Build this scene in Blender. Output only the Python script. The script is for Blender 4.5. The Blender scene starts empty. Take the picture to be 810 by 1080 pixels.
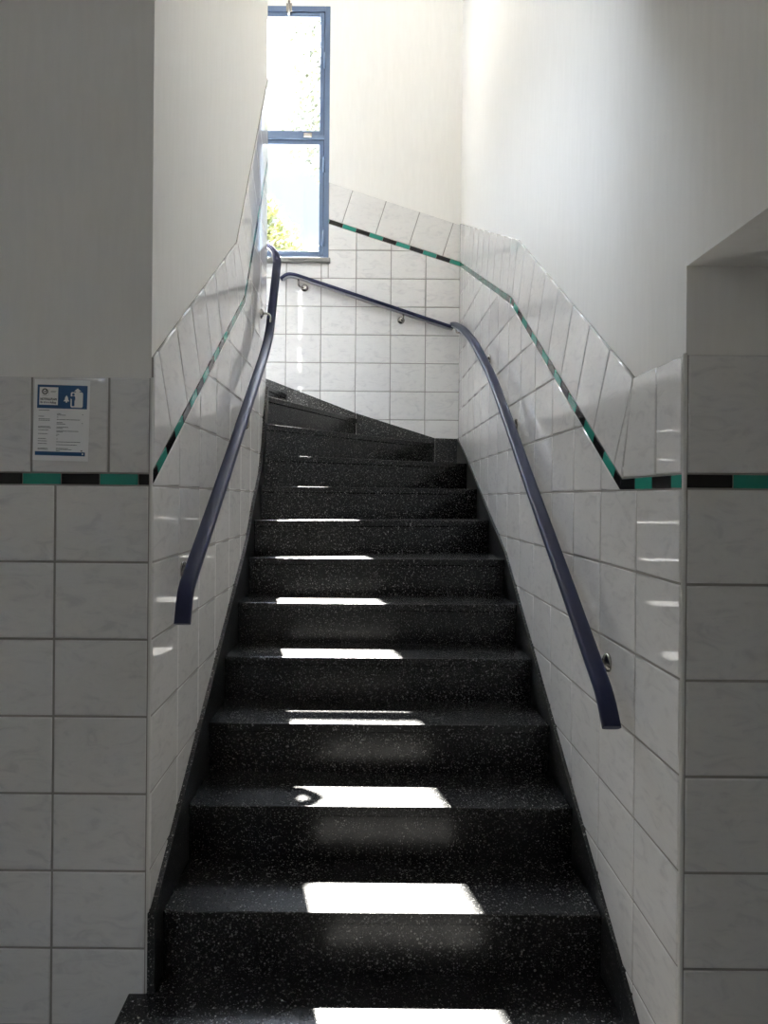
import bpy, bmesh, math, random
from mathutils import Vector, Matrix

random.seed(7)
SC = bpy.context.scene
COL = SC.collection
EYE = 1.455                      # camera height above the hall floor

# ------------------------------------------------------------------ main dimensions (metres)
XL, XR = -0.5516, 0.6635         # tile faces of the two stair walls
YL, YR, YB = 1.793, 1.440, 4.912 # tile faces of left front wall, right front wall, back wall
YE = 3.817                       # far end of the inner (left) wall
TH = 0.005                       # tile + bed thickness in front of the plaster
RISE, GO, Y0 = 0.168, 0.2668, 1.600
SL, SR = -0.534, 0.650           # skirting faces
ZTOP = 5.7
HALL_C = 2.95
XOUT = -2.0

# ------------------------------------------------------------------ materials
def new_mat(name):
    m = bpy.data.materials.new(name); m.use_nodes = True
    nt = m.node_tree
    return m, nt, nt.nodes['Principled BSDF']

def N(nt, typ, **kw):
    n = nt.nodes.new(typ)
    for k, v in kw.items():
        if k.startswith('i_'):
            n.inputs[k[2:].replace('_', ' ')].default_value = v
        else:
            setattr(n, k, v)
    return n

def simple(name, col, rough=0.5, metal=0.0, coat=0.0, spec=0.5):
    m, nt, b = new_mat(name)
    b.inputs['Base Color'].default_value = (*col, 1)
    b.inputs['Roughness'].default_value = rough
    b.inputs['Metallic'].default_value = metal
    b.inputs['Coat Weight'].default_value = coat
    b.inputs['Specular IOR Level'].default_value = spec
    return m

def ramp(nt, pts):
    r = nt.nodes.new('ShaderNodeValToRGB')
    e = r.color_ramp.elements
    while len(e) < len(pts): e.new(0.5)
    for el, (p, c) in zip(e, pts):
        el.position = p; el.color = (*c, 1) if len(c) == 3 else c
    return r

def mat_plaster():
    m, nt, b = new_mat('plaster')
    tc = N(nt, 'ShaderNodeTexCoord')
    mp = N(nt, 'ShaderNodeMapping'); mp.inputs['Scale'].default_value = (55, 55, 7)
    nz = N(nt, 'ShaderNodeTexNoise'); nz.inputs['Scale'].default_value = 1.0; nz.inputs['Detail'].default_value = 5
    nt.links.new(tc.outputs['Object'], mp.inputs['Vector']); nt.links.new(mp.outputs[0], nz.inputs['Vector'])
    n2 = N(nt, 'ShaderNodeTexNoise'); n2.inputs['Scale'].default_value = 260; n2.inputs['Detail'].default_value = 2
    nt.links.new(tc.outputs['Object'], n2.inputs['Vector'])
    ad = N(nt, 'ShaderNodeMath', operation='MULTIPLY_ADD'); ad.inputs[1].default_value = 0.35
    nt.links.new(n2.outputs['Fac'], ad.inputs[0]); nt.links.new(nz.outputs['Fac'], ad.inputs[2])
    bp = N(nt, 'ShaderNodeBump'); bp.inputs['Strength'].default_value = 0.16; bp.inputs['Distance'].default_value = 0.003
    nt.links.new(ad.outputs[0], bp.inputs['Height']); nt.links.new(bp.outputs[0], b.inputs['Normal'])
    r = ramp(nt, [(0.3, (0.84, 0.828, 0.80)), (0.7, (0.87, 0.858, 0.83))])
    nt.links.new(nz.outputs['Fac'], r.inputs[0]); nt.links.new(r.outputs[0], b.inputs['Base Color'])
    b.inputs['Roughness'].default_value = 0.85
    b.inputs['Specular IOR Level'].default_value = 0.25
    return m

def mat_tile():
    m, nt, b = new_mat('glazed_tile')
    tc = N(nt, 'ShaderNodeTexCoord'); ge = N(nt, 'ShaderNodeNewGeometry')
    ml = N(nt, 'ShaderNodeMath', operation='MULTIPLY'); ml.inputs[1].default_value = 37.0
    nt.links.new(ge.outputs['Random Per Island'], ml.inputs[0])
    cb = N(nt, 'ShaderNodeCombineXYZ')
    for i in range(3): nt.links.new(ml.outputs[0], cb.inputs[i])
    va = N(nt, 'ShaderNodeVectorMath', operation='ADD')
    nt.links.new(tc.outputs['Object'], va.inputs[0]); nt.links.new(cb.outputs[0], va.inputs[1])
    mp = N(nt, 'ShaderNodeMapping'); mp.inputs['Scale'].default_value = (7, 7, 17); mp.inputs['Rotation'].default_value = (0.25, 0.3, 0)
    nt.links.new(va.outputs[0], mp.inputs['Vector'])
    n1 = N(nt, 'ShaderNodeTexNoise'); n1.inputs['Scale'].default_value = 1.6; n1.inputs['Detail'].default_value = 6
    n1.inputs['Roughness'].default_value = 0.6; n1.inputs['Distortion'].default_value = 1.4
    nt.links.new(mp.outputs[0], n1.inputs['Vector'])
    r = ramp(nt, [(0.30, (0.655, 0.645, 0.645)), (0.46, (0.755, 0.745, 0.735)), (0.58, (0.78, 0.77, 0.757)), (0.72, (0.72, 0.71, 0.705))])
    nt.links.new(n1.outputs['Fac'], r.inputs[0]); nt.links.new(r.outputs[0], b.inputs['Base Color'])
    n2 = N(nt, 'ShaderNodeTexNoise'); n2.inputs['Scale'].default_value = 22; n2.inputs['Detail'].default_value = 3
    nt.links.new(va.outputs[0], n2.inputs['Vector'])
    bp = N(nt, 'ShaderNodeBump'); bp.inputs['Strength'].default_value = 0.10; bp.inputs['Distance'].default_value = 0.0012
    nt.links.new(n2.outputs['Fac'], bp.inputs['Height'])
    nt.links.new(bp.outputs[0], b.inputs['Normal'])
    b.inputs['Roughness'].default_value = 0.035
    b.inputs['Specular IOR Level'].default_value = 0.55
    return m

def mat_terrazzo(name, base, chip_gain, rough=0.30):
    m, nt, b = new_mat(name)
    tc = N(nt, 'ShaderNodeTexCoord')
    def layer(scale, thresh, radius):
        v = N(nt, 'ShaderNodeTexVoronoi'); v.inputs['Scale'].default_value = scale; v.inputs['Randomness'].default_value = 1.0
        nt.links.new(tc.outputs['Object'], v.inputs['Vector'])
        sp = N(nt, 'ShaderNodeSeparateColor'); nt.links.new(v.outputs['Color'], sp.inputs[0])
        gt = N(nt, 'ShaderNodeMath', operation='GREATER_THAN'); gt.inputs[1].default_value = thresh
        nt.links.new(sp.outputs[0], gt.inputs[0])
        rr = N(nt, 'ShaderNodeMath', operation='MULTIPLY'); rr.inputs[1].default_value = radius
        nt.links.new(sp.outputs[1], rr.inputs[0])
        lt = N(nt, 'ShaderNodeMath', operation='LESS_THAN')
        nt.links.new(v.outputs['Distance'], lt.inputs[0]); nt.links.new(rr.outputs[0], lt.inputs[1])
        mu = N(nt, 'ShaderNodeMath', operation='MULTIPLY'); nt.links.new(gt.outputs[0], mu.inputs[0]); nt.links.new(lt.outputs[0], mu.inputs[1])
        m2 = N(nt, 'ShaderNodeMath', operation='MULTIPLY'); nt.links.new(mu.outputs[0], m2.inputs[0]); nt.links.new(sp.outputs[2], m2.inputs[1])
        return m2
    a = layer(190, 0.72, 0.60); c = layer(340, 0.72, 0.62); d = layer(110, 0.90, 0.44)
    mx = N(nt, 'ShaderNodeMath', operation='MAXIMUM'); nt.links.new(a.outputs[0], mx.inputs[0]); nt.links.new(c.outputs[0], mx.inputs[1])
    mx2 = N(nt, 'ShaderNodeMath', operation='MAXIMUM'); nt.links.new(mx.outputs[0], mx2.inputs[0]); nt.links.new(d.outputs[0], mx2.inputs[1])
    mix = N(nt, 'ShaderNodeMix', data_type='RGBA')
    mix.inputs[6].default_value = (*base, 1); mix.inputs[7].default_value = (chip_gain, chip_gain * 0.98, chip_gain * 0.93, 1)
    nt.links.new(mx2.outputs[0], mix.inputs[0]); nt.links.new(mix.outputs[2], b.inputs['Base Color'])
    b.inputs['Roughness'].default_value = rough
    b.inputs['Specular IOR Level'].default_value = 0.5
    nz = N(nt, 'ShaderNodeTexNoise'); nz.inputs['Scale'].default_value = 400
    nt.links.new(tc.outputs['Object'], nz.inputs['Vector'])
    bp = N(nt, 'ShaderNodeBump'); bp.inputs['Strength'].default_value = 0.12; bp.inputs['Distance'].default_value = 0.001
    nt.links.new(nz.outputs['Fac'], bp.inputs['Height']); nt.links.new(bp.outputs[0], b.inputs['Normal'])
    return m

def mat_glass():
    m = bpy.data.materials.new('window_glass'); m.use_nodes = True
    nt = m.node_tree; nt.nodes.clear()
    o = N(nt, 'ShaderNodeOutputMaterial'); t = N(nt, 'ShaderNodeBsdfTransparent'); g = N(nt, 'ShaderNodeBsdfGlossy')
    t.inputs[0].default_value = (0.95, 0.96, 0.96, 1); g.inputs['Roughness'].default_value = 0.02
    mx = N(nt, 'ShaderNodeMixShader'); mx.inputs[0].default_value = 0.05
    nt.links.new(t.outputs[0], mx.inputs[1]); nt.links.new(g.outputs[0], mx.inputs[2])
    nt.links.new(mx.outputs[0], o.inputs[0])
    return m

def mat_leaf(name, c1, c2):
    m, nt, b = new_mat(name)
    ge = N(nt, 'ShaderNodeNewGeometry')
    r = ramp(nt, [(0.0, c1), (1.0, c2)])
    nt.links.new(ge.outputs['Random Per Island'], r.inputs[0]); nt.links.new(r.outputs[0], b.inputs['Base Color'])
    b.inputs['Roughness'].default_value = 0.5
    tr = N(nt, 'ShaderNodeBsdfTranslucent'); nt.links.new(r.outputs[0], tr.inputs[0])
    mx = N(nt, 'ShaderNodeMixShader'); mx.inputs[0].default_value = 0.45
    nt.links.new(b.outputs[0], mx.inputs[1]); nt.links.new(tr.outputs[0], mx.inputs[2])
    nt.links.new(mx.outputs[0], nt.nodes['Material Output'].inputs[0])
    return m

M = dict(
    plaster=mat_plaster(), tile=mat_tile(),
    grout=simple('grout', (0.33, 0.315, 0.295), 0.8, spec=0.2),
    terrazzo=mat_terrazzo('black_terrazzo', (0.0135, 0.0132, 0.0135), 0.24, 0.26),
    skirt=mat_terrazzo('skirting_terrazzo', (0.012, 0.012, 0.0125), 0.36),
    band_black=simple('black_glazed_strip', (0.008, 0.008, 0.009), 0.08),
    band_green=simple('turquoise_glazed_strip', (0.030, 0.29, 0.225), 0.08),
    navy=simple('navy_rail_cover', (0.013, 0.017, 0.060), 0.42, spec=0.32),
    steel=simple('steel', (0.40, 0.385, 0.36), 0.25, 1.0),
    steel_flat=simple('flat_steel', (0.42, 0.42, 0.45), 0.4, 1.0),
    trim=simple('white_edge_profile', (0.66, 0.65, 0.63), 0.35),
    frame=simple('blue_painted_frame', (0.125, 0.185, 0.30), 0.4),
    frame_dark=simple('dark_gasket', (0.04, 0.06, 0.11), 0.5),
    sill=simple('stone_sill', (0.20, 0.20, 0.19), 0.35),
    glass=mat_glass(),
    paper=simple('paper', (0.9, 0.9, 0.9), 0.45),
    blue=simple('print_blue', (0.008, 0.085, 0.235), 0.45),
    ink=simple('print_black', (0.015, 0.017, 0.025), 0.5),
    greyink=simple('print_grey', (0.16, 0.16, 0.19), 0.5),
    white=simple('print_white', (0.88, 0.88, 0.88), 0.45),
    floor=simple('hall_floor', (0.17, 0.15, 0.13), 0.4),
    bark=simple('bark', (0.24, 0.21, 0.18), 0.9),
    grass=simple('pale_paving', (0.24, 0.22, 0.195), 0.9),
    leaf_y=mat_leaf('leaf_yellow_green', (0.13, 0.125, 0.03), (0.07, 0.095, 0.03)),
    leaf_g=mat_leaf('leaf_grey_green', (0.020, 0.024, 0.016), (0.035, 0.04, 0.022)),
)

# ------------------------------------------------------------------ object helpers
def link(name, bm_or_me, mats, parent=None, smooth=False):
    if isinstance(bm_or_me, bmesh.types.BMesh):
        me = bpy.data.meshes.new(name)
        bmesh.ops.recalc_face_normals(bm_or_me, faces=bm_or_me.faces[:]) if not getattr(link, 'keep', False) else None
        bm_or_me.to_mesh(me); bm_or_me.free()
    else:
        me = bm_or_me
    if not isinstance(mats, (list, tuple)): mats = [mats]
    for m in mats: me.materials.append(m)
    if smooth:
        for p in me.polygons: p.use_smooth = True
    o = bpy.data.objects.new(name, me); COL.objects.link(o)
    if parent is not None:
        o.parent = parent
        o.matrix_parent_inverse = Matrix.Translation(parent.location).inverted() if parent.type == 'EMPTY' and parent.get('base') is None else Matrix.Identity(4)
    return o

def tag(o, label=None, cat=None, group=None, kind=None):
    if label: o['label'] = label
    if cat: o['category'] = cat
    if group: o['group'] = group
    if kind: o['kind'] = kind
    return o

def structure(o, label, cat='wall'):
    return tag(o, label, cat, kind='structure')

def empty(name, loc=(0, 0, 0)):
    o = bpy.data.objects.new(name, None); COL.objects.link(o); o.location = loc
    o.empty_display_size = 0.1
    return o

def add_box(bm, x0, x1, y0, y1, z0, z1, mi=0):
    vs = [bm.verts.new(p) for p in [(x0, y0, z0), (x1, y0, z0), (x1, y1, z0), (x0, y1, z0), (x0, y0, z1), (x1, y0, z1), (x1, y1, z1), (x0, y1, z1)]]
    for f in [(0, 3, 2, 1), (4, 5, 6, 7), (0, 1, 5, 4), (1, 2, 6, 5), (2, 3, 7, 6), (3, 0, 4, 7)]:
        bm.faces.new([vs[i] for i in f]).material_index = mi
    return vs

def boxes(*bs):
    bm = bmesh.new()
    for b in bs: add_box(bm, *b)
    return bm

def prism(bm, poly, z0, z1, mi=0):
    """vertical prism over an XY polygon"""
    a = [bm.verts.new((x, y, z0)) for x, y in poly]; c = [bm.verts.new((x, y, z1)) for x, y in poly]
    n = len(poly)
    bm.faces.new(a[::-1]).material_index = mi; bm.faces.new(c).material_index = mi
    for i in range(n):
        bm.faces.new([a[i], a[(i + 1) % n], c[(i + 1) % n], c[i]]).material_index = mi

def bevel(o, w, seg=2, ang=35):
    md = o.modifiers.new('Bevel', 'BEVEL'); md.width = w; md.segments = seg; md.limit_method = 'ANGLE'; md.angle_limit = math.radians(ang)
    return o

# ------------------------------------------------------------------ tiling: each tile is a bevelled slab cut to the wall outline
def clip(poly, p, n):
    """keep the part of a 2-D polygon where (q-p).n >= 0"""
    out = []
    for i in range(len(poly)):
        a, b = poly[i], poly[(i + 1) % len(poly)]
        da = (a[0] - p[0]) * n[0] + (a[1] - p[1]) * n[1]; db = (b[0] - p[0]) * n[0] + (b[1] - p[1]) * n[1]
        if da >= 0: out.append(a)
        if (da >= 0) != (db >= 0):
            t = da / (da - db); out.append((a[0] + t * (b[0] - a[0]), a[1] + t * (b[1] - a[1])))
    return out

def area(p):
    return 0.5 * sum(p[i][0] * p[(i + 1) % len(p)][1] - p[(i + 1) % len(p)][0] * p[i][1] for i in range(len(p)))

def dedupe(p, eps=0.0012):
    out = []
    for q in p:
        if not out or math.hypot(q[0] - out[-1][0], q[1] - out[-1][1]) > eps: out.append(q)
    while len(out) > 1 and math.hypot(out[0][0] - out[-1][0], out[0][1] - out[-1][1]) <= eps: out.pop()
    return out

def inset(p, d):
    n = len(p); out = []
    for i in range(n):
        a, b, c = p[i - 1], p[i], p[(i + 1) % n]
        e1 = Vector((b[0] - a[0], b[1] - a[1])).normalized(); e2 = Vector((c[0] - b[0], c[1] - b[1])).normalized()
        n1 = Vector((-e1.y, e1.x)); n2 = Vector((-e2.y, e2.x))
        k = n1 + n2
        den = max(0.25, 1 + n1.dot(n2))
        out.append((b[0] + d * k.x / den, b[1] + d * k.y / den))
    return out

class Plane:
    """maps (u, v, n) to the world: u along the wall, v = height above the eye, n out of the wall"""
    def __init__(s, axis, pos, sign):
        s.axis, s.pos, s.sign = axis, pos, sign
    def __call__(s, u, v, n):
        if s.axis == 'x': return Vector((s.pos + s.sign * n, u, v + EYE))
        return Vector((u, s.pos + s.sign * n, v + EYE))

def lin(pts, u):
    if u <= pts[0][0]: return pts[0][1]
    for (a, b), (c, d) in zip(pts, pts[1:]):
        if u <= c: return b + (d - b) * (u - a) / (c - a)
    return pts[-1][1]

def cut_by_lines(u0, u1, v0, v1, lo, hi):
    """tile rectangle kept between two piecewise linear lines"""
    us = {u0, u1}
    for pts in (lo, hi):
        for p in pts:
            if u0 < p[0] < u1: us.add(p[0])
        for (a, b), (c, d) in zip(pts, pts[1:]):
            for v in (v0, v1):
                if abs(d - b) > 1e-9:
                    t = (v - b) / (d - b)
                    if 0 < t < 1 and u0 < a + t * (c - a) < u1: us.add(a + t * (c - a))
    us = sorted(us)
    L = [(u, max(v0, lin(lo, u))) for u in us]; H = [(u, min(v1, lin(hi, u))) for u in us]
    ok = [i for i in range(len(us)) if H[i][1] - L[i][1] > 1e-6]
    if not ok: return []
    i0, i1 = max(0, ok[0] - 1), min(len(us) - 1, ok[-1] + 1)
    poly = [L[i] for i in range(i0, i1 + 1)] + [H[i] for i in range(i1, i0 - 1, -1)]
    # drop collinear points
    poly = dedupe(poly)
    out = []
    for i in range(len(poly)):
        a, b, c = poly[i - 1], poly[i], poly[(i + 1) % len(poly)]
        cr = (b[0] - a[0]) * (c[1] - b[1]) - (b[1] - a[1]) * (c[0] - b[0])
        if abs(cr) > 1e-7: out.append(b)
    return out

def add_tile(bm, pl, poly, gap=0.0018, bev=0.0045, h=0.0028, mi=0, jitter=True):
    poly = dedupe(poly)
    if len(poly) < 3: return
    if area(poly) < 0: poly = poly[::-1]
    if abs(area(poly)) < 6e-5: return
    xs = [p[0] for p in poly]; ys = [p[1] for p in poly]
    if min(max(xs) - min(xs), max(ys) - min(ys)) < 2.2 * (gap + bev): bev = 0.0008
    A = inset(poly, gap); Bm = inset(poly, gap + bev * 0.45); C = inset(poly, gap + bev)
    if area(A) <= 0 or area(C) <= 0: return
    tu, tv = (random.gauss(0, 0.0011), random.gauss(0, 0.0011)) if jitter else (0, 0)
    cu, cv = sum(xs) / len(xs), sum(ys) / len(ys)
    def mk(ring, n): return [bm.verts.new(pl(u, v, n + tu * (u - cu) + tv * (v - cv))) for u, v in ring]
    a, b, c = mk(A, -0.002), mk(Bm, h * 0.72), mk(C, h)
    n = len(poly)
    for r, q in ((a, b), (b, c)):
        for i in range(n):
            f = bm.faces.new([r[i], r[(i + 1) % n], q[(i + 1) % n], q[i]]); f.material_index = mi; f.smooth = True
    bm.faces.new(c).material_index = mi

def orient(bm, pl):
    nrm = pl(0, 0, 1) - pl(0, 0, 0)
    for f in bm.faces:
        f.normal_update()
        if f.normal.dot(nrm) < -1e-4: f.normal_flip()

def bed(bm, pl, us, lo, hi, depth):
    """grout bed: a slab between two lines"""
    pts = sorted({u for u in us} | {p[0] for p in lo if us[0] < p[0] < us[-1]} | {p[0] for p in hi if us[0] < p[0] < us[-1]})
    for a, b in zip(pts, pts[1:]):
        if min(lin(hi, a) - lin(lo, a), lin(hi, b) - lin(lo, b)) <= 0: continue
        q = [(a, lin(lo, a)), (b, lin(lo, b)), (b, lin(hi, b)), (a, lin(hi, a))]
        f = [bm.verts.new(pl(u, v, 0)) for u, v in q]; k = [bm.verts.new(pl(u, v, -depth)) for u, v in q]
        bm.faces.new(f); bm.faces.new(k[::-1])
        for i in range(4): bm.faces.new([f[i], f[(i + 1) % 4], k[(i + 1) % 4], k[i]])

def path_offset(path, d, uclip):
    """polyline offset upwards by d with mitred corners; ends cut at the vertical limits"""
    out = []
    for i, p in enumerate(path):
        p = Vector(p)
        if i == 0: d1 = d2 = (Vector(path[1]) - p).normalized()
        elif i == len(path) - 1: d1 = d2 = (p - Vector(path[i - 1])).normalized()
        else: d1, d2 = (p - Vector(path[i - 1])).normalized(), (Vector(path[i + 1]) - p).normalized()
        n1, n2 = Vector((-d1.y, d1.x)), Vector((-d2.y, d2.x))
        if i == 0:
            q = p + n1 * d; q = q + d1 * ((uclip[0] - q.x) / d1.x)
        elif i == len(path) - 1:
            q = p + n1 * d; q = q + d1 * ((uclip[1] - q.x) / d1.x)
        else:
            q = p + (n1 + n2) * d / (1 + n1.dot(n2))
        out.append((q.x, q.y))
    return out

def row_pieces(path, uclip, o0, o1, width, starts):
    """pieces of a row that follows a bent line: list of (segment, index, polygon)"""
    res = []
    for s in range(len(path) - 1):
        p, q = Vector(path[s]), Vector(path[s + 1]); d = (q - p).normalized(); n = Vector((-d.y, d.x)); L = (q - p).length
        k0 = int(math.floor((-0.6 - starts[s]) / width)); k1 = int(math.ceil((L + 0.6 - starts[s]) / width))
        for k in range(k0, k1):
            a, b = starts[s] + k * width, starts[s] + (k + 1) * width
            poly = [tuple(p + d * a + n * o0), tuple(p + d * b + n * o0), tuple(p + d * b + n * o1), tuple(p + d * a + n * o1)]
            if s > 0:
                dp = (p - Vector(path[s - 1])).normalized(); poly = clip(poly, p, dp + d)
            if s < len(path) - 2:
                dn = (Vector(path[s + 2]) - q).normalized(); poly = clip(poly, q, -(dn + d)) if poly else poly
            if poly: poly = clip(poly, (uclip[0], 0), (1, 0))
            if poly: poly = clip(poly, (uclip[1], 0), (-1, 0))
            if poly and len(poly) >= 3: res.append((s, k, poly))
    return res

BAND = 0.030
def clad(wall, pl, path, uclip, lo, u0, du, v0, dv, row_starts, band_starts, first_black=0, windows=()):
    """tiles below the band, the band, the leaning row above it, and the grout bed"""
    base = path_offset(path, 0.0, uclip); top = path_offset(path, BAND + 0.2475, uclip)
    bm = bmesh.new()
    hi = base
    for i in range(int(math.floor((uclip[0] - u0) / du)), int(math.ceil((uclip[1] - u0) / du))):
        ua, ub = max(uclip[0], u0 + i * du), min(uclip[1], u0 + (i + 1) * du)
        if ub - ua < 0.004: continue
        vmin = min(p[1] for p in lo); vmax = max(p[1] for p in hi)
        for j in range(int(math.floor((vmin - v0) / dv)), int(math.ceil((vmax - v0) / dv))):
            poly = cut_by_lines(ua, ub, v0 + j * dv, v0 + (j + 1) * dv, lo, hi)
            for (w0, w1, wz) in windows:      # cut away what lies behind the window
                if poly and ub > w0 and ua < w1:
                    if ua >= w0 and ub <= w1: poly = clip(poly, (0, wz), (0, -1))
                    else: poly = clip(poly, (w1, 0), (1, 0)) if min(p[1] for p in poly) > wz - 0.02 else (
                        clip(poly, (0, wz), (0, -1)) if max(p[1] for p in poly) > wz else poly)
            if poly: add_tile(bm, pl, poly)
    for s, k, poly in row_pieces(path, uclip, BAND, BAND + 0.25, 0.2, row_starts):
        add_tile(bm, pl, poly)
    orient(bm, pl); link.keep = True
    t = link('tiling', bm, M['tile'], wall); link.keep = False
    t['label'] = 'glossy white marbled wall tiles'
    bm = bmesh.new()
    for s, k, poly in row_pieces(path, uclip, 0.0, BAND, 0.1, band_starts):
        add_tile(bm, pl, poly, gap=0.001, bev=0.0012, h=0.0026, mi=(k + s + first_black) % 2, jitter=False)
    orient(bm, pl); link.keep = True
    t = link('accent_band', bm, [M['band_black'], M['band_green']], wall); link.keep = False
    t['label'] = 'narrow band of black and turquoise strips'
    bm = bmesh.new()
    if windows:
        w0, w1, wz = windows[0]
        bed(bm, pl, [uclip[0], w1], lo, [(uclip[0], wz), (uclip[1], wz)], TH)
        bed(bm, pl, [w1, uclip[1]], lo, top, TH)
    else:
        bed(bm, pl, [uclip[0], uclip[1]], lo, top, TH)
    link('grout', bm, M['grout'], wall)

# ================================================================== THE ROOM
P = M['plaster']
# --- right wall with the low passage opening towards the viewer
OPZ = EYE + 0.49
xr = XR + TH
wall_right = structure(link('wall_right', boxes(
    (xr, xr + 0.22, YR + TH, 5.2, 0, ZTOP), (xr, xr + 0.22, 0.2, YR + TH, OPZ, ZTOP),
    (xr, xr + 0.22, -2.2, 0.2, 0, ZTOP)), P), 'tall plain plaster wall on the right of the stairs', 'wall')
wfr = structure(link('wall_front_right', boxes((xr + 0.22, 2.1, YR + TH, YR + 0.25, 0, 2.3)), P),
                'grey tiled wall end facing the viewer at the right edge', 'wall')
structure(link('ceiling_passage', boxes((xr + 0.22, 2.1, 0.0, YR + TH, OPZ, OPZ + 0.2)), P), 'low plaster soffit over the passage at the right edge', 'ceiling')
structure(link('wall_passage', boxes((2.1, 2.25, 0.0, YR + 0.25, 0, 2.3), (xr + 0.22, 2.1, 0.0, 0.2, 0, 2.3)), P), 'plaster end of the passage on the right, out of frame', 'wall')
# --- left pier: front wall and inner wall
xl = XL - TH
def sloped_inner_wall():
    bm = bmesh.new()
    q = [(YL + 0.25, 0), (YE - TH, 0), (YE - TH, EYE + 2.85), (YL + 0.25, EYE + 1.72)]  # unseen top is cut to a slope so side daylight reaches the right wall
    a = [bm.verts.new((xl - 0.24, y, z)) for y, z in q]; b = [bm.verts.new((xl, y, z)) for y, z in q]
    bm.faces.new(a); bm.faces.new(b[::-1])
    for i in range(4): bm.faces.new([a[i], b[i], b[(i + 1) % 4], a[(i + 1) % 4]])
    return bm
wall_left = structure(link('wall_left', sloped_inner_wall(), P),
                      'narrow plaster and tile inner wall on the left of the stairs', 'wall')
wfl = structure(link('wall_front_left', boxes((XOUT, xl, YL + TH, YL + 0.25, 0, ZTOP)), P),
                'dim grey wall facing the viewer at the left edge', 'wall')
# --- back wall with the window opening
WX0, WX1, WZ0, WZ1 = -0.90, -0.272, EYE + 1.69, EYE + 3.49
yb = YB + TH
wall_back = structure(link('wall_back', boxes(
    (WX1, xr, yb, 5.06, 0, ZTOP), (XOUT, WX0, yb, 5.06, 0, ZTOP), (WX0, WX1, yb, 5.06, 0, WZ0), (WX0, WX1, yb, 5.06, WZ1, ZTOP)), P),
    'bright far wall with the tall window above the turning steps', 'wall')
structure(link('wall_stairwell', boxes((XOUT - 0.15, XOUT, -2.2, -2.0, 0, ZTOP), (XOUT - 0.15, XOUT, -2.0, -0.4, 0, 2.3), (XOUT - 0.15, XOUT, -2.0, -0.4, 2.85, ZTOP), (XOUT - 0.15, XOUT, -0.4, 2.05, 0, ZTOP), (XOUT - 0.15, XOUT, 3.25, 5.06, 0, ZTOP), (XOUT - 0.15, XOUT, 2.05, 3.25, 0, 3.3), (XOUT - 0.15, XOUT, 2.05, 3.25, 5.6, ZTOP)), P), 'outer plaster wall hidden behind the inner stair wall', 'wall')
structure(link('wall_upper', boxes((xl, xr, YL - 0.12, YL + 0.03, HALL_C + 0.15, ZTOP)), P), 'plaster wall above the hall ceiling, out of frame', 'wall')
structure(link('ceiling', boxes((XOUT, xr + 0.22, YL, 5.2, ZTOP, ZTOP + 0.15)), P), 'white stairwell ceiling above the window, out of frame', 'ceiling')
structure(link('ceiling_hall', boxes((XOUT, xr, -2.2, YL + 0.03, HALL_C, HALL_C + 0.15)), P), 'white hall ceiling above the viewer, out of frame', 'ceiling')
structure(link('wall_rear', boxes((XOUT, xr + 0.22, -2.35, -2.2, 0, HALL_C + 0.15)), P), 'plaster wall behind the viewer, out of frame', 'wall')
structure(link('floor', boxes((XOUT - 0.15, 2.25, -2.35, 5.06, -0.12, 0)), M['floor']), 'dark hall floor at the foot of the stairs', 'floor')

# ================================================================== STAIRS
def nos_straight(n): return ((SL, Y0 + GO * n), (SR, Y0 + GO * n))
nos = [nos_straight(n) for n in range(7)]
nos += [((SL, 3.352), (SR, 3.608)), ((SL, 3.55), (SR, 4.004)), ((SL, 3.653), (SR, 4.40)),
        ((SL, 3.715), (0.490, 4.90)), ((-0.545, 3.83), (-0.058, 4.90)), ((-0.795, 3.83), (-0.554, 4.90)), ((-0.84, 3.83), (-1.15, 4.90))]
OVER = 0.005
def shifted(seg, d):
    """move a nosing line forward (up the flight) by d, keeping its ends on the same walls"""
    (ax, ay), (bx, by) = seg
    v = Vector((bx - ax, by - ay)); ln = v.length; nx, ny = -v.y / ln, v.x / ln
    if abs(v.x) > abs(v.y) * 0.75 and by < 4.85:
        return ((ax, ay + d * ln / v.x), (bx, by + d * ln / v.x))
    if ay < 3.81:   # winder that ends on the back wall
        return ((ax, ay + d * ln / max(v.x, 0.2) * 0.5), (bx - d * ln / v.y, by))
    return ((ax - d * ln / v.y, ay), (bx - d * ln / v.y, by))

stair = empty('staircase', (0.05, Y0, 0))
tag(stair, 'black speckled terrazzo staircase winding left at the top between tiled walls', 'staircase')
for n in range(13):
    z1 = RISE * (n + 1); z0 = RISE * n
    A, R0, R1 = nos[n], shifted(nos[n], OVER), shifted(nos[n + 1], OVER)
    Rb = shifted(nos[n + 1], OVER + 0.02)
    def ring(a, b):
        poly = [a[0], a[1]]
        if a[1][1] < 4.85 and b[1][1] > 4.85: poly.append((SR, 4.90))
        poly.append(b[1])
        poly.append(b[0])
        if n == 10: poly.append((SL, 3.83))
        return poly
    bm = bmesh.new()
    if n == 0:      # lowest step reaches round the left corner
        prism(bm, [(-0.60, A[0][1]), (SR + 0.013, A[0][1]), (SR + 0.013, YL), Rb[1], Rb[0], (SL, YL), (-0.60, YL)], z1 - 0.032, z1)
        prism(bm, [(-0.585, R0[0][1]), (SR + 0.013, R0[0][1]), (SR + 0.013, YL), Rb[1], Rb[0], (SL, YL), (-0.585, YL)], 0.0, z1 - 0.03)
    else:
        prism(bm, ring(A, Rb), z1 - 0.032, z1)
        prism(bm, ring(R0, Rb), z0 - 0.06, z1 - 0.03)
    o = link('step', bm, M['terrazzo'], stair)
    bevel(o, 0.0035, 2)
bm = bmesh.new()
za = RISE * 14
prism(bm, [(-0.84, 3.83), (-1.15, 4.90), (XOUT, 4.90), (XOUT, YL + 0.26), (-0.815, YL + 0.26), (-0.815, 3.83)], za - 0.2, za)
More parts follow.
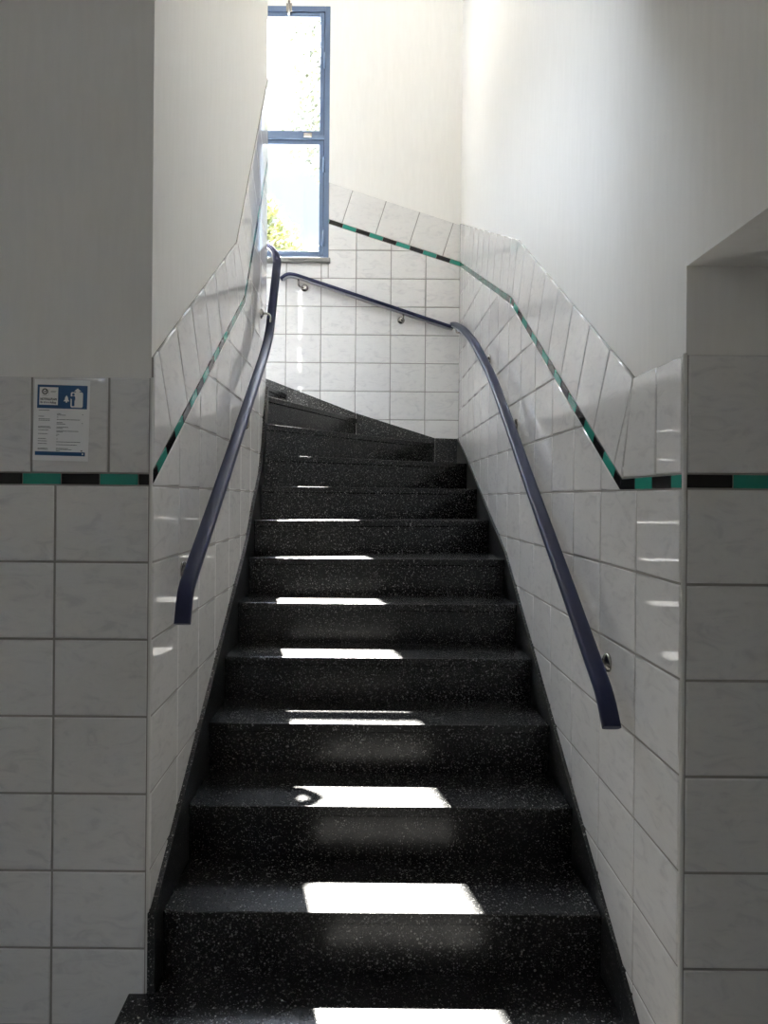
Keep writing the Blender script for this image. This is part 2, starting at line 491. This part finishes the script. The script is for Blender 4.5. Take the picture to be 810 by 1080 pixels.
structure(link('floor_landing', bm, M['terrazzo']), 'terrazzo landing hidden behind the inner wall', 'landing')

# skirtings
def skirting(name, pl, topline, depth_below, thick, label, joints=()):
    bm = bmesh.new()
    us = sorted({p[0] for p in topline} | set(joints))
    for a, b in zip(us, us[1:]):
        g = 0.0012 if a in joints else 0; g2 = 0.0012 if b in joints else 0
        a2, b2 = a + g, b - g2
        q = [(a2, lin(topline, a) - depth_below), (b2, lin(topline, b) - depth_below), (b2, lin(topline, b)), (a2, lin(topline, a))]
        f = [bm.verts.new(pl(u, v, thick)) for u, v in q]; k = [bm.verts.new(pl(u, v, -0.004)) for u, v in q]
        bm.faces.new(f); bm.faces.new(k[::-1])
        for i in range(4): bm.faces.new([f[i], f[(i + 1) % 4], k[(i + 1) % 4], k[i]])
    if not joints: bmesh.ops.remove_doubles(bm, verts=bm.verts[:], dist=1e-5)
    if not joints:
        seen = {}
        for f in bm.faces[:]:
            key = tuple(sorted(v.index for v in f.verts))
    o = link(name, bm, M['skirt'])
    return structure(o, label, 'skirting')

def nz_(n): return RISE * (n + 1) - EYE
skL = [(YL - 0.0, lin([(Y0, nz_(0)), (Y0 + 6 * GO, nz_(6))], YL) + 0.085), (Y0 + 6 * GO, nz_(6) + 0.085), (3.352, nz_(7) + 0.075), (3.55, nz_(8) + 0.06), (3.653, nz_(9) + 0.05), (3.715, nz_(10) + 0.05), (YE, nz_(11) + 0.05)]
skR = [(YR, lin([(Y0 - GO, nz_(-1)), (Y0, nz_(0))], YR) + 0.03), (Y0 + 6 * GO, nz_(6) + 0.03), (3.608, nz_(7) + 0.025), (4.004, nz_(8) + 0.02), (4.40, nz_(9) + 0.02), (YB, 0.43)]
skB = [(-1.95, 1.26), (-0.70, 0.838), (-0.064, 0.60), (0.496, 0.428), (XR - 0.004, 0.425)]
PR, PL_, PB = Plane('x', XR, -1), Plane('x', XL, 1), Plane('y', YB, -1)
PFL, PFR = Plane('y', YL, -1), Plane('y', YR, -1)
skirting('baseboard_left', PL_, skL, 0.30, 0.0165, 'black terrazzo skirting stepping up along the left stair wall')
skirting('baseboard_right', PR, skR, 0.30, 0.0125, 'black terrazzo skirting rising along the right stair wall')
skirting('baseboard_back', PB, skB, 0.32, 0.012, 'speckled grey terrazzo skirting sloping along the far wall', joints=(-0.064, 0.496))

# ================================================================== CLADDING
lowR = [(u, v - 0.01) for u, v in skR]
lowL = [(u, v - 0.01) for u, v in skL]
lowB = [(u, v - 0.01) for u, v in skB]
pathR = [(YR, 0.026), (YL, 0.026), (3.160, 0.890), (YB, 1.650)]
pathL = [(YL, 0.028), (3.140, 0.880), (YE, 1.830)]
pathB = [(WX1, 1.945), (XR, 1.650)]
clad(wall_right, PR, pathR, (YR + 0.0058, YB), lowR, 1.685 - 0.2535 * 3, 0.2535, 0.026 - 0.2 * 8, 0.2, [-0.065, 0.075, 0.12], [0.055, 0.06, 0.03], 0)
clad(wall_left, PL_, pathL, (YL + 0.0058, YE), lowL, YL + 0.006, 0.2535, 0.028 - 0.2 * 8, 0.2, [0.03, 0.05], [-0.04, 0.03], 0)
clad(wfl, PFL, [(XOUT, 0.028), (XL, 0.028)], (XOUT, XL - 0.0058), [(XOUT, -EYE), (XL, -EYE)], XL - 0.2495 * 10, 0.2495, 0.028 - 0.2 * 8, 0.2,
     [(XL - 0.112) - XOUT - 0.2 * 9], [(XL - 0.0345) - XOUT - 0.1 * 20], 0)
clad(wfr, PFR, [(XR, 0.026), (2.1, 0.026)], (XR + 0.0058, 2.1), [(XR, -EYE), (2.1, -EYE)], XR + 0.002, 0.25, 0.026 - 0.2 * 8, 0.2, [0.0], [0.002], 0)
# back wall: below the sill and beside the window
pbB = [(-1.95, 2.475), (XR, 1.650)]
def clad_back():
    bm = bmesh.new()
    hi = [(WX1, 1.945), (XR, 1.650)]
    for i in range(-12, 12):
        ua, ub = max(-1.95, 0.4215 + i * 0.2475), min(XR, 0.4215 + (i + 1) * 0.2475)
        if ub - ua < 0.004: continue
        for j in range(0, 12):
            va, vb = 0.157 + 0.2 * j, 0.157 + 0.2 * (j + 1)
            spans = []
            if ub <= WX1: spans = [(ua, ub, [(-1.95, 1.672), (WX1, 1.672)])]
            elif ua >= WX1: spans = [(ua, ub, hi)]
            elif vb <= 1.68: spans = [(ua, ub, [(-1.95, 1.68), (XR, 1.66)])]
            else: spans = [(ua, WX1, [(-1.95, 1.672), (WX1, 1.672)]), (WX1, ub, hi)]
            for a, b, h in spans:
                poly = cut_by_lines(a, b, va, vb, lowB, h)
                if poly: add_tile(bm, PB, poly)
    for s, k, poly in row_pieces(pathB, (WX1, XR), BAND, BAND + 0.25, 0.25, [0.09]): add_tile(bm, PB, poly)
    orient(bm, PB); link.keep = True
    t = link('tiling', bm, M['tile'], wall_back); t['label'] = 'glossy white marbled wall tiles'
    bm = bmesh.new()
    for s, k, poly in row_pieces(pathB, (WX1, XR), 0.0, BAND, 0.1, [0.0]):
        add_tile(bm, PB, poly, gap=0.001, bev=0.0012, h=0.0026, mi=k % 2, jitter=False)
    orient(bm, PB)
    t = link('accent_band', bm, [M['band_black'], M['band_green']], wall_back); t['label'] = 'narrow band of black and turquoise strips'
    link.keep = False
    bm = bmesh.new()
    bed(bm, PB, [-1.95, WX1], lowB, [(-1.95, 1.672), (WX1, 1.672)], TH)
    bed(bm, PB, [WX1, XR], lowB, path_offset(pathB, BAND + 0.2475, (WX1, XR)), TH)
    link('grout', bm, M['grout'], wall_back)
clad_back()
# end of the inner wall
bm = bmesh.new(); add_box(bm, xl - 0.24, XL, YE - TH, YE, 1.0, EYE + 2.1); link('end_facing', bm, M['tile'], wall_left)

# corner profiles
def corner_trim(name, x, y, dx, label, z0):
    bm = bmesh.new()
    r = 0.0055
    pts = [(x - dx * r, y - 0.0014)] + [(x - dx * r + dx * (r + 0.0014) * math.sin(a), y + r - (r + 0.0014) * math.cos(a)) for a in [i * math.pi / 12 for i in range(7)]] + [(x + dx * 0.0014, y + r)]
    pts += [(x - dx * r, y + r)]
    pts = dedupe(pts, 1e-5)
    prism(bm, pts, z0, EYE + 0.3075)
    return structure(link(name, bm, M['trim']), label, 'trim')
corner_trim('trim_1', XL, YL, 1, 'thin white edge strip on the left tile corner', RISE)
corner_trim('trim_2', XR, YR, -1, 'thin white edge strip on the right tile corner', 0)

# ================================================================== HANDRAILS
def fillet(path, r, seg=7):
    pts = [Vector(path[0])]
    for i in range(1, len(path) - 1):
        a, b, c = Vector(path[i - 1]), Vector(path[i]), Vector(path[i + 1])
        rr = min(r, (a - b).length * 0.45, (c - b).length * 0.45)
        p, q = b + (a - b).normalized() * rr, b + (c - b).normalized() * rr
        for k in range(seg + 1):
            t = k / seg; pts.append(p * (1 - t) ** 2 + b * 2 * t * (1 - t) + q * t ** 2)
    pts.append(Vector(path[-1]))
    return pts

def sweep(bm, pts, prof, mi=0):
    rings = []; side = None
    for i, p in enumerate(pts):
        d = (pts[min(i + 1, len(pts) - 1)] - pts[max(i - 1, 0)]).normalized()
        s = d.cross(Vector((0, 0, 1)))
        if s.length < 0.2 and side: s = side
        s.normalize(); side = s
        u = s.cross(d).normalized()
        rings.append([bm.verts.new(p + s * a + u * b) for a, b in prof])
    n = len(prof)
    for r, q in zip(rings, rings[1:]):
        for i in range(n):
            f = bm.faces.new([r[i], r[(i + 1) % n], q[(i + 1) % n], q[i]]); f.smooth = True; f.material_index = mi
    bm.faces.new(rings[0][::-1]); bm.faces.new(rings[-1])

def cover_profile(w=0.046, h=0.026):
    pts = []
    for i in range(20):
        a = 2 * math.pi * i / 20
        ca, sa = math.cos(a), math.sin(a)
        x = w / 2 * math.copysign(abs(ca) ** 0.55, ca); y = h / 2 * math.copysign(abs(sa) ** 0.75, sa)
        pts.append((x, y))
    return pts
STRIP = [(-0.016, -0.021), (0.016, -0.021), (0.016, -0.011), (-0.016, -0.011)]

def disc(bm, c, axis, r, t, seg=24):
    """shallow domed disc whose back sits at c and which rises along axis"""
    z = Vector(axis).normalized(); x = z.orthogonal().normalized(); y = z.cross(x)
    prof = [(r, 0), (r, t * 0.35), (r * 0.88, t * 0.7), (r * 0.55, t), (r * 0.5, t * 1.15)]
    rings = [[bm.verts.new(Vector(c) + z * h + (x * math.cos(2 * math.pi * k / seg) + y * math.sin(2 * math.pi * k / seg)) * q) for k in range(seg)] for q, h in prof]
    bm.faces.new(rings[0][::-1]); bm.faces.new(rings[-1])
    for a, b in zip(rings, rings[1:]):
        for k in range(seg): bm.faces.new([a[k], a[(k + 1) % seg], b[(k + 1) % seg], b[k]]).smooth = True

def rod(bm, pts, r, seg=10):
    rings = []
    for i, p in enumerate(pts):
        d = (pts[min(i + 1, len(pts) - 1)] - pts[max(i - 1, 0)]).normalized()
        x = d.orthogonal().normalized() if i == 0 else (rx - d * rx.dot(d)).normalized()
        rx = x; y = d.cross(x)
        rings.append([bm.verts.new(p + (x * math.cos(2 * math.pi * k / seg) + y * math.sin(2 * math.pi * k / seg)) * r) for k in range(seg)])
    for a, b in zip(rings, rings[1:]):
        for k in range(seg): bm.faces.new([a[k], a[(k + 1) % seg], b[(k + 1) % seg], b[k]]).smooth = True
    bm.faces.new(rings[0][::-1]); bm.faces.new(rings[-1])

def handrail(name, path, brackets, label, rad=0.1):
    pts = [Vector((x, y, h + EYE)) for x, y, h in path]
    fp = fillet(pts, rad)
    root = empty(name, fp[0]); tag(root, label, 'handrail')
    bm = bmesh.new(); sweep(bm, fp, cover_profile()); c = link('rail_cover', bm, M['navy'], root); c['label'] = 'rounded navy blue grip'
    inner = fp[1:-1] if len(fp) > 4 else fp
    bm = bmesh.new(); sweep(bm, [fp[0].lerp(fp[1], 0.3)] + fp[1:-1] + [fp[-1].lerp(fp[-2], 0.3)], STRIP); s = link('rail_strip', bm, M['steel_flat'], root); s['label'] = 'grey steel strip under the grip'
    for wall_pt, axis in brackets:
        w = Vector((wall_pt[0], wall_pt[1], wall_pt[2] + EYE)); ax = Vector(axis)
        # nearest rail point seen along the wall
        best = None
        for a, b in zip(fp, fp[1:]):
            for t in range(0, 11):
                q = a.lerp(b, t / 10)
                along = (q - w); along = along - ax * along.dot(ax); along.z = 0
                if best is None or along.length < best[0]: best = (along.length, q)
        q = best[1] - Vector((0, 0, 0.019))
        bm = bmesh.new()
        out = w + ax * ((q - w).dot(ax))
        elbow = Vector((q.x, q.y, w.z))
        rod(bm, fillet([w, elbow, q], 0.025), 0.0065)
        br = link('bracket', bm, M['steel'], root); br['label'] = 'bent steel bracket'
        bm = bmesh.new(); disc(bm, w, ax, 0.026, 0.013); d = link('wall_plate', bm, M['steel'], br)
        d['label'] = 'round steel wall plate'
    return root

handrail('handrail', [(-0.498, 1.9021, -0.3511), (-0.498, 1.9336, -0.262), (-0.498, 2.4733, 0.0859), (-0.498, 2.9344, 0.393), (-0.498, 3.40, 0.703), (-0.498, 3.565, 0.835), (-0.498, 3.862, 1.32), (-0.512, 3.874, 1.38), (-0.58, 3.885, 1.43), (-0.95, 3.89, 1.62)],
         [((XL + 0.002, 2.092, -0.222), (1, 0, 0)), ((XL + 0.002, 2.94, 0.29), (1, 0, 0)), ((XL + 0.002, 3.60, 0.955), (1, 0, 0))],
         'navy blue handrail climbing the left inner wall and turning behind it', 0.08)
handrail('handrail', [(0.608, 1.6894, -0.5554), (0.608, 1.7397, -0.4873), (0.608, 2.0908, -0.2463), (0.608, 2.5466, 0.0576), (0.608, 2.8925, 0.2987), (0.608, 3.3536, 0.6026), (0.608, 3.8986, 0.8856), (0.608, 4.3178, 1.0585), (0.608, 4.716, 1.1895), (0.61, 4.83, 1.222)],
         [((XR - 0.002, 1.865, -0.437), (-1, 0, 0)), ((XR - 0.002, 3.02, 0.325), (-1, 0, 0)), ((XR - 0.002, 3.68, 0.74), (-1, 0, 0)), ((XR - 0.002, 4.66, 1.12), (-1, 0, 0))],
         'long navy blue handrail sloping down the right tiled wall', 0.14)
handrail('handrail', [(0.612, 4.862, 1.205), (0.588, 4.862, 1.208), (-0.502, 4.862, 1.562), (-0.557, 4.862, 1.567), (-0.603, 4.862, 1.532)],
         [((0.248, YB - 0.002, 1.262), (0, -1, 0)), ((-0.438, YB - 0.002, 1.485), (0, -1, 0))],
         'short slim navy blue handrail crossing the far wall under the window', 0.04)

# ================================================================== WINDOW
def window():
    yf0, yf1 = yb - 0.004, yb + 0.055
    root = link('window_1', boxes(
        (WX1 - 0.036, WX1, yf0, yf1, WZ0, WZ1), (WX0, WX0 + 0.036, yf0, yf1, WZ0, WZ1),
        (WX0 + 0.036, WX1 - 0.036, yf0, yf1, WZ1 - 0.036, WZ1), (WX0 + 0.036, WX1 - 0.036, yf0, yf1, WZ0, WZ0 + 0.03),
        (WX0 + 0.036, WX1 - 0.036, yf0, yf1, EYE + 2.545, EYE + 2.575)), M['frame'])
    tag(root, 'tall blue framed window in the far wall', 'window', kind='structure')
    bevel(root, 0.003, 2)
    for (xa, xb) in ((WX0 + 0.036, WX1 - 0.036),):
        for (za_, zb_, tb) in ((EYE + 2.575, WZ1 - 0.036, 0), (WZ0 + 0.03, EYE + 2.545, 1)):
            ins = 0.004; w = 0.030
            x0, x1, z0, z1 = xa + ins, xb - ins, za_ + ins, zb_ - ins
            y0, y1 = yf0 + 0.010, yf0 + 0.050
            s = link('sash', boxes((x0, x0 + w, y0, y1, z0, z1), (x1 - w, x1, y0, y1, z0, z1), (x0 + w, x1 - w, y0, y1, z0, z0 + w), (x0 + w, x1 - w, y0, y1, z1 - w, z1)), M['frame'], root)
            bevel(s, 0.004, 2)
            link('pane', boxes((x0 + w - 0.004, x1 - w + 0.004, y0 + 0.018, y0 + 0.022, z0 + w - 0.004, z1 - w + 0.004)), M['glass'], s)
            link('gasket', boxes((x0 - 0.004, x0 + 0.001, y0 + 0.004, y1, z0, z1), (x1 - 0.001, x1 + 0.004, y0 + 0.004, y1, z0, z1),
                                 (x0, x1, y0 + 0.004, y1, z0 - 0.004, z0 + 0.001), (x0, x1, y0 + 0.004, y1, z1 - 0.001, z1 + 0.004)), M['frame_dark'], s)
    # hinges on the right side, catches on the transom and at the top
    bm = bmesh.new()
    def pin(x, z, h):
        rod(bm, [Vector((x, yf0 - 0.006, z - h / 2)), Vector((x, yf0 - 0.006, z + h / 2))], 0.0075, 10)
    pin(WX1 - 0.036, EYE + 3.10, 0.11); pin(WX1 - 0.036, EYE + 2.36, 0.11); pin(WX1 - 0.036, EYE + 1.84, 0.11)
    h = link('hinge', bm, M['frame'], root)
    bm = boxes((-0.455, -0.395, yf0 - 0.012, yf0 + 0.006, EYE + 2.555, EYE + 2.585)); c = link('catch', bm, M['steel'], root); bevel(c, 0.004); c['label'] = 'small silver catch on the crossbar'
    bm = bmesh.new()
    add_box(bm, -0.585, -0.545, yf0 - 0.012, yf0 + 0.004, WZ1 - 0.05, WZ1 + 0.01)
    rod(bm, [Vector((-0.565, yf0 - 0.014, WZ1 + 0.025)), Vector((-0.565, yf0 - 0.018, WZ1 - 0.075))], 0.008)
    c = link('latch', bm, M['steel'], root); c['label'] = 'silver latch at the top of the frame'
    s = link('window_sill', boxes((WX0 - 0.05, WX1 + 0.014, YB - 0.035, yb + 0.01, WZ0 - 0.030, WZ0 + 0.004)), M['sill'], root); bevel(s, 0.004)
    s['label'] = 'grey stone sill'
window()
def added_window(name, axis, a0, a1, z0, z1, p0, p1, label):
    def bx(u0, u1, w0, w1, q0, q1): return (u0, u1, q0, q1, w0, w1) if axis == 'y' else (q0, q1, u0, u1, w0, w1)
    m = (a0 + a1) / 2; t = 0.05; h = (z0 + z1) / 2
    root = link(name, boxes(bx(a0, a0 + t, z0, z1, p0, p1), bx(a1 - t, a1, z0, z1, p0, p1), bx(a0 + t, a1 - t, z0, z0 + t, p0, p1), bx(a0 + t, a1 - t, z1 - t, z1, p0, p1), bx(m - t / 2, m + t / 2, z0 + t, z1 - t, p0, p1)), M['frame'])
    tag(root, label, 'window', kind='structure')
    q = (p0 + p1) / 2
    for u0, u1 in ((a0 + t, m - t / 2), (m + t / 2, a1 - t)):
        link('pane', boxes(bx(u0, u1, z0 + t, z1 - t, q - 0.002, q + 0.002)), M['glass'], root)
added_window('hall_fill_window', 'x', -2.0, -0.4, 2.3, 2.85, XOUT - 0.11, XOUT - 0.05, 'long high window added to light the hall left of the viewer, out of frame')  # made-up opening, added to brighten the hall and near walls
added_window('stairwell_fill_window', 'x', 2.05, 3.25, 3.3, 5.6, XOUT - 0.11, XOUT - 0.05, 'blue framed side window added to light the upper stairwell, out of frame')  # made-up opening, added to bring more sky light into the stairwell
def portal(loc, rot, sx_, sy_):
    l = bpy.data.lights.new('window_daylight', 'AREA'); l.shape = 'RECTANGLE'; l.size = sx_; l.size_y = sy_; l.cycles.is_portal = True
    o = bpy.data.objects.new('window_daylight', l); COL.objects.link(o); o.location = loc; o.rotation_euler = rot
portal(((WX0 + WX1) / 2, 5.07, (WZ0 + WZ1) / 2), (-math.pi / 2, 0, 0), WX1 - WX0, WZ1 - WZ0)
portal((XOUT - 0.16, -1.2, 2.575), (0, -math.pi / 2, 0), 0.55, 1.6)
portal((XOUT - 0.16, 2.65, 4.45), (0, -math.pi / 2, 0), 2.3, 1.2)

# ================================================================== NOTICE
def notice():
    W, H = 0.1435, 0.209
    root = empty('notice', (-0.785, YL - 0.0044, EYE + 0.194)); root['base'] = 1
    root.rotation_euler = (0, 0.021, 0)
    tag(root, 'small white paper notice with a blue header taped on the left front wall', 'notice')
    def P_(x, y, d): return Vector(((x - 423) / 525 * W, -d, (483 - y) / 767 * H))    # sheet units, origin at its middle
    def quad(bm, x0, y0, x1, y1, d):
        t = 0.00012
        a = P_(x0, y1, d); b = P_(x1, y0, d)
        add_box(bm, a.x, b.x, a.y, a.y + t, a.z, b.z)
    def polyg(bm, pts, d):
        bm.faces.new([bm.verts.new(P_(x, y, d)) for x, y in pts])
    def circ(cx, cy, r, n=28, a0=0, a1=2 * math.pi):
        return [(cx + r * math.cos(a0 + (a1 - a0) * k / n), cy - r * math.sin(a0 + (a1 - a0) * k / n)) for k in range(n)]
    bm = bmesh.new()
    add_box(bm, -W / 2, W / 2, -0.0004, 0.0, -H / 2, H / 2)
    link('paper', bm, M['paper'], root)
    bm = bmesh.new(); quad(bm, 190, 150, 662, 372, 0.0008); hp = link('header_panel', bm, M['blue'], root); hp['label'] = 'deep blue header'
    bm = bmesh.new(); quad(bm, 210, 172, 386, 340, 0.0011); link('title_box', bm, M['white'], hp)
    bm = bmesh.new(); quad(bm, 182, 782, 655, 818, 0.0008); fb = link('footer_bar', bm, M['blue'], root); fb['label'] = 'blue footer bar'
    bm = bmesh.new(); quad(bm, 626, 792, 640, 806, 0.0011); link('footer_mark', bm, M['white'], fb)
    # round emblem with a tick
    bm = bmesh.new()
    o_, i_ = circ(262, 214, 29), circ(262, 214, 18)
    ov = [bm.verts.new(P_(x, y, 0.0015)) for x, y in o_]; iv = [bm.verts.new(P_(x, y, 0.0015)) for x, y in i_]
    for k in range(len(ov)): bm.faces.new([ov[k], ov[(k + 1) % len(ov)], iv[(k + 1) % len(iv)], iv[k]])
    polyg(bm, [(250, 214), (256, 208), (262, 214), (274, 202), (279, 207), (262, 225)], 0.0015)
    link('emblem', bm, M['ink'], hp)
    bm = bmesh.new(); quad(bm, 299, 188, 301, 250, 0.0015); quad(bm, 316, 208, 370, 211, 0.0015); quad(bm, 316, 217, 362, 220, 0.0015); quad(bm, 238, 252, 290, 255, 0.0015)
    link('emblem_text', bm, M['greyink'], hp)
    # wording
    def words(txt, x, y, size, width, mat, name):
        cu = bpy.data.curves.new(name, 'FONT'); cu.body = txt; cu.size = size; cu.align_x = 'LEFT'; cu.offset = 0.0003
        tmp = bpy.data.objects.new(name, cu); COL.objects.link(tmp)
        dg = bpy.context.evaluated_depsgraph_get(); dg.update()
        me = bpy.data.meshes.new_from_object(tmp.evaluated_get(dg)); bpy.data.objects.remove(tmp)
        xs = [v.co.x for v in me.vertices]; sx = width / (max(xs) - min(xs))
        p = P_(x, y, 0.0015)
        for v in me.vertices: v.co = Vector((p.x + (v.co.x - min(xs)) * sx, p.y, p.z + v.co.y))
        return link(name, me, mat, hp)
    u = W / 525
    words('NOTFALLPLAN', 220, 296, 0.0082, 154 * u, M['ink'], 'title_text')
    words('für diesen Aufzug', 220, 325, 0.0075, 148 * u, M['greyink'], 'title_text')
    # pictogram: lift cabin with arrow, person, bell
    bm = bmesh.new()
    r = 16
    cab = circ(606, 229, r, 6, 0, math.pi / 2) + [(606, 213)] + [(521, 213)] + circ(521, 229, r, 6, math.pi / 2, math.pi) + [(505, 344)] + circ(521, 344, r, 6, math.pi, 1.5 * math.pi) + circ(606, 344, r, 6, 1.5 * math.pi, 2 * math.pi) + [(622, 344)]
    polyg(bm, dedupe(cab, 0.5), 0.0011)
    polyg(bm, [(554, 214), (554, 205), (536, 205), (570, 176), (606, 205), (588, 205), (588, 214)], 0.0011)
    link('lift_symbol', bm, M['white'], hp)
    bm = bmesh.new()
    polyg(bm, circ(531, 236, 12, 18), 0.0015)
    polyg(bm, [(514, 256), (520, 251), (541, 251), (549, 259), (549, 290), (543, 290), (543, 346), (518, 346), (518, 282), (500, 268), (488, 252), (493, 248)], 0.0015)
    link('person_symbol', bm, M['blue'], hp)
    bm = bmesh.new()
    polyg(bm, [(440, 302), (440, 297), (450, 288), (453, 266), (461, 254), (464, 247), (470, 247), (473, 254), (481, 266), (484, 288), (494, 297), (494, 302)], 0.0011)
    polyg(bm, circ(467, 307, 8, 12), 0.0011)
    link('bell_symbol', bm, M['white'], hp)
    # rows of small print, too fine to read
    rnd = random.Random(3)
    bm = bmesh.new()
    def line(x, y, w, h=4.5):
        e = x + w
        while x < e - 3:
            k = min(e - x, rnd.uniform(8, 26)); quad(bm, x, y - h / 2, x + k - 2.5, y + h / 2, 0.0008); x += k
    for y, w in ((391, 105), (450, 55), (474, 110), (487, 108), (546, 112), (556, 122), (578, 100), (614, 92), (660, 78), (683, 88), (707, 88), (752, 95), (762, 100)): line(207, y, w)
    for y, w in ((421, 40), (434, 85), (454, 18), (476, 222), (505, 60), (518, 85), (548, 112), (560, 62), (585, 210), (594, 60), (617, 30), (628, 12), (662, 16), (688, 232), (715, 200), (750, 115), (760, 150), (772, 38)): line(380, y, w)
    for y in (424, 508): line(618, y, 12)
    quad(bm, 614, 764, 628, 774, 0.0008)
    link('small_print', bm, M['ink'], root)
notice()

# ================================================================== OUTSIDE
bm = bmesh.new()
for (a, b, c, d) in [(-60, 60, 5.25, 90)]:
    bm.faces.new([bm.verts.new(p) for p in [(a, c, -0.1), (b, c, -0.1), (b, d, -0.1), (a, d, -0.1)]])
structure(link('ground', bm, M['grass']), 'pale paved ground outside below the window', 'ground')

def tree(base, height, trunk_r, blobs, leaf, n, size, mat, label):
    root = empty('tree', base); tag(root, label, 'tree', 'trees outside the window')
    b = Vector(base); rnd = random.Random(hash(round(base[0] * 100)) & 0xffff)
    bm = bmesh.new()
    rod(bm, [b, b + Vector((0.1, 0, height * 0.4)), b + Vector((0, 0.1, height * 0.75))], trunk_r, 8)
    for (x, y, z, r) in blobs:
        t = b + Vector((0.05, 0.05, min(z * 0.7, height * 0.7)))
        c = b + Vector((x, y, z))
        rod(bm, [t, t.lerp(c, 0.5) + Vector((0, 0, 0.1)), c], trunk_r * 0.16, 6)
        for k in range(4):
            rod(bm, [c - Vector((0, 0, 0.2 * r)), c + Vector([rnd.gauss(0, r * 0.5) for _ in range(3)])], trunk_r * 0.05, 5)
    link('trunk', bm, M['bark'], root)
    bm = bmesh.new()
    tot = sum(bb[3] ** 2 for bb in blobs)
    for (x, y, z, r) in blobs:
        for k in range(int(n * r * r / tot)):
            d = Vector([rnd.gauss(0, 1) for _ in range(3)]).normalized() * r * rnd.random() ** 0.45
            c = b + Vector((x, y, z)) + d
            ax = Vector([rnd.gauss(0, 1) for _ in range(3)]).normalized(); u = ax.orthogonal().normalized(); v = ax.cross(u)
            s = size * rnd.uniform(0.6, 1.3)
            bm.faces.new([bm.verts.new(c - u * s), bm.verts.new(c + v * s * 0.5 + ax * s * 0.15), bm.verts.new(c + u * s), bm.verts.new(c - v * s * 0.5 + ax * s * 0.15)])
    link.keep = True
    f = link('foliage', bm, mat, root); link.keep = False
tree((-2.6, 13.5, -0.1), 7.6, 0.13, [(0, 0, 5.0, 1.3), (0.6, 0.0, 6.5, 0.75), (0.95, 0.1, 5.9, 0.65), (-0.7, 0.3, 6.3, 1.1), (0.45, -0.2, 7.05, 0.45)], None, 6500, 0.075, M['leaf_y'],
     'yellow green leafy tree low in the left of the window')
tree((-0.2, 17.5, -0.1), 13.5, 0.16, [(-1.0, 0, 10.6, 1.0), (-0.7, 0.2, 12.0, 1.1), (-1.1, -0.2, 13.2, 0.9), (0.8, 0, 11.5, 1.6), (0.5, 0.3, 9.2, 1.2), (-0.95, 0.1, 7.6, 0.42)], None, 2200, 0.075, M['leaf_g'],
     'taller thin pale tree behind the upper right of the window')

# ================================================================== LIGHT
w = bpy.data.worlds.new('World'); SC.world = w; w.use_nodes = True
nt = w.node_tree; bg = nt.nodes['Background']
tc = nt.nodes.new('ShaderNodeTexCoord'); sx = nt.nodes.new('ShaderNodeSeparateXYZ')
nt.links.new(tc.outputs['Generated'], sx.inputs[0])
SKY = 1.0
r = ramp(nt, [(0.0, (0.345, 0.325, 0.30)), (0.28, (0.31, 0.30, 0.285)), (0.36, (0.175, 0.198, 0.206)), (0.42, (0.18, 0.203, 0.21)), (0.52, (0.45, 0.465, 0.475)), (0.68, (8.2, 9.0, 10.4)), (0.80, (8.2, 9.0, 10.4)), (0.9, (2.6, 2.8, 3.1)), (1.0, (2.2, 2.3, 2.45))])
nt.links.new(sx.outputs['Z'], r.inputs[0]); nt.links.new(r.outputs[0], bg.inputs['Color'])
bg.inputs['Strength'].default_value = SKY

sun = bpy.data.lights.new('sun', 'SUN'); sun.energy = 40; sun.angle = math.radians(0.53); sun.color = (1.0, 0.965, 0.90)
so = bpy.data.objects.new('sun', sun); COL.objects.link(so)
so.rotation_euler = Vector((0.215, -1.0, -1.362)).to_track_quat('-Z', 'Y').to_euler()
so.location = (-3, 20, 30)

# ================================================================== CAMERA
cam = bpy.data.cameras.new('camera'); co = bpy.data.objects.new('camera', cam); COL.objects.link(co)
cam.sensor_width = 36; cam.sensor_fit = 'AUTO'
cam.lens = 730 / 1080 * 36
cam.shift_x = (405 - 384.5) / 1080; cam.shift_y = -(540 - 525.3) / 1080
cam.clip_start = 0.05
co.location = (0, 0, EYE)
co.rotation_euler = (Matrix.Rotation(math.radians(90), 4, 'X') @ Matrix.Rotation(math.radians(0.5), 4, 'Z')).to_euler()
SC.camera = co

SC.cycles.use_denoising = True
SC.cycles.max_bounces = 14; SC.cycles.diffuse_bounces = 8; SC.cycles.glossy_bounces = 6; SC.cycles.transparent_max_bounces = 12
SC.cycles.sample_clamp_indirect = 8
vs = SC.view_settings
vs.view_transform = 'Standard'; vs.look = 'None'; vs.gamma = 1; vs.use_curve_mapping = False
vs.exposure = 2.55
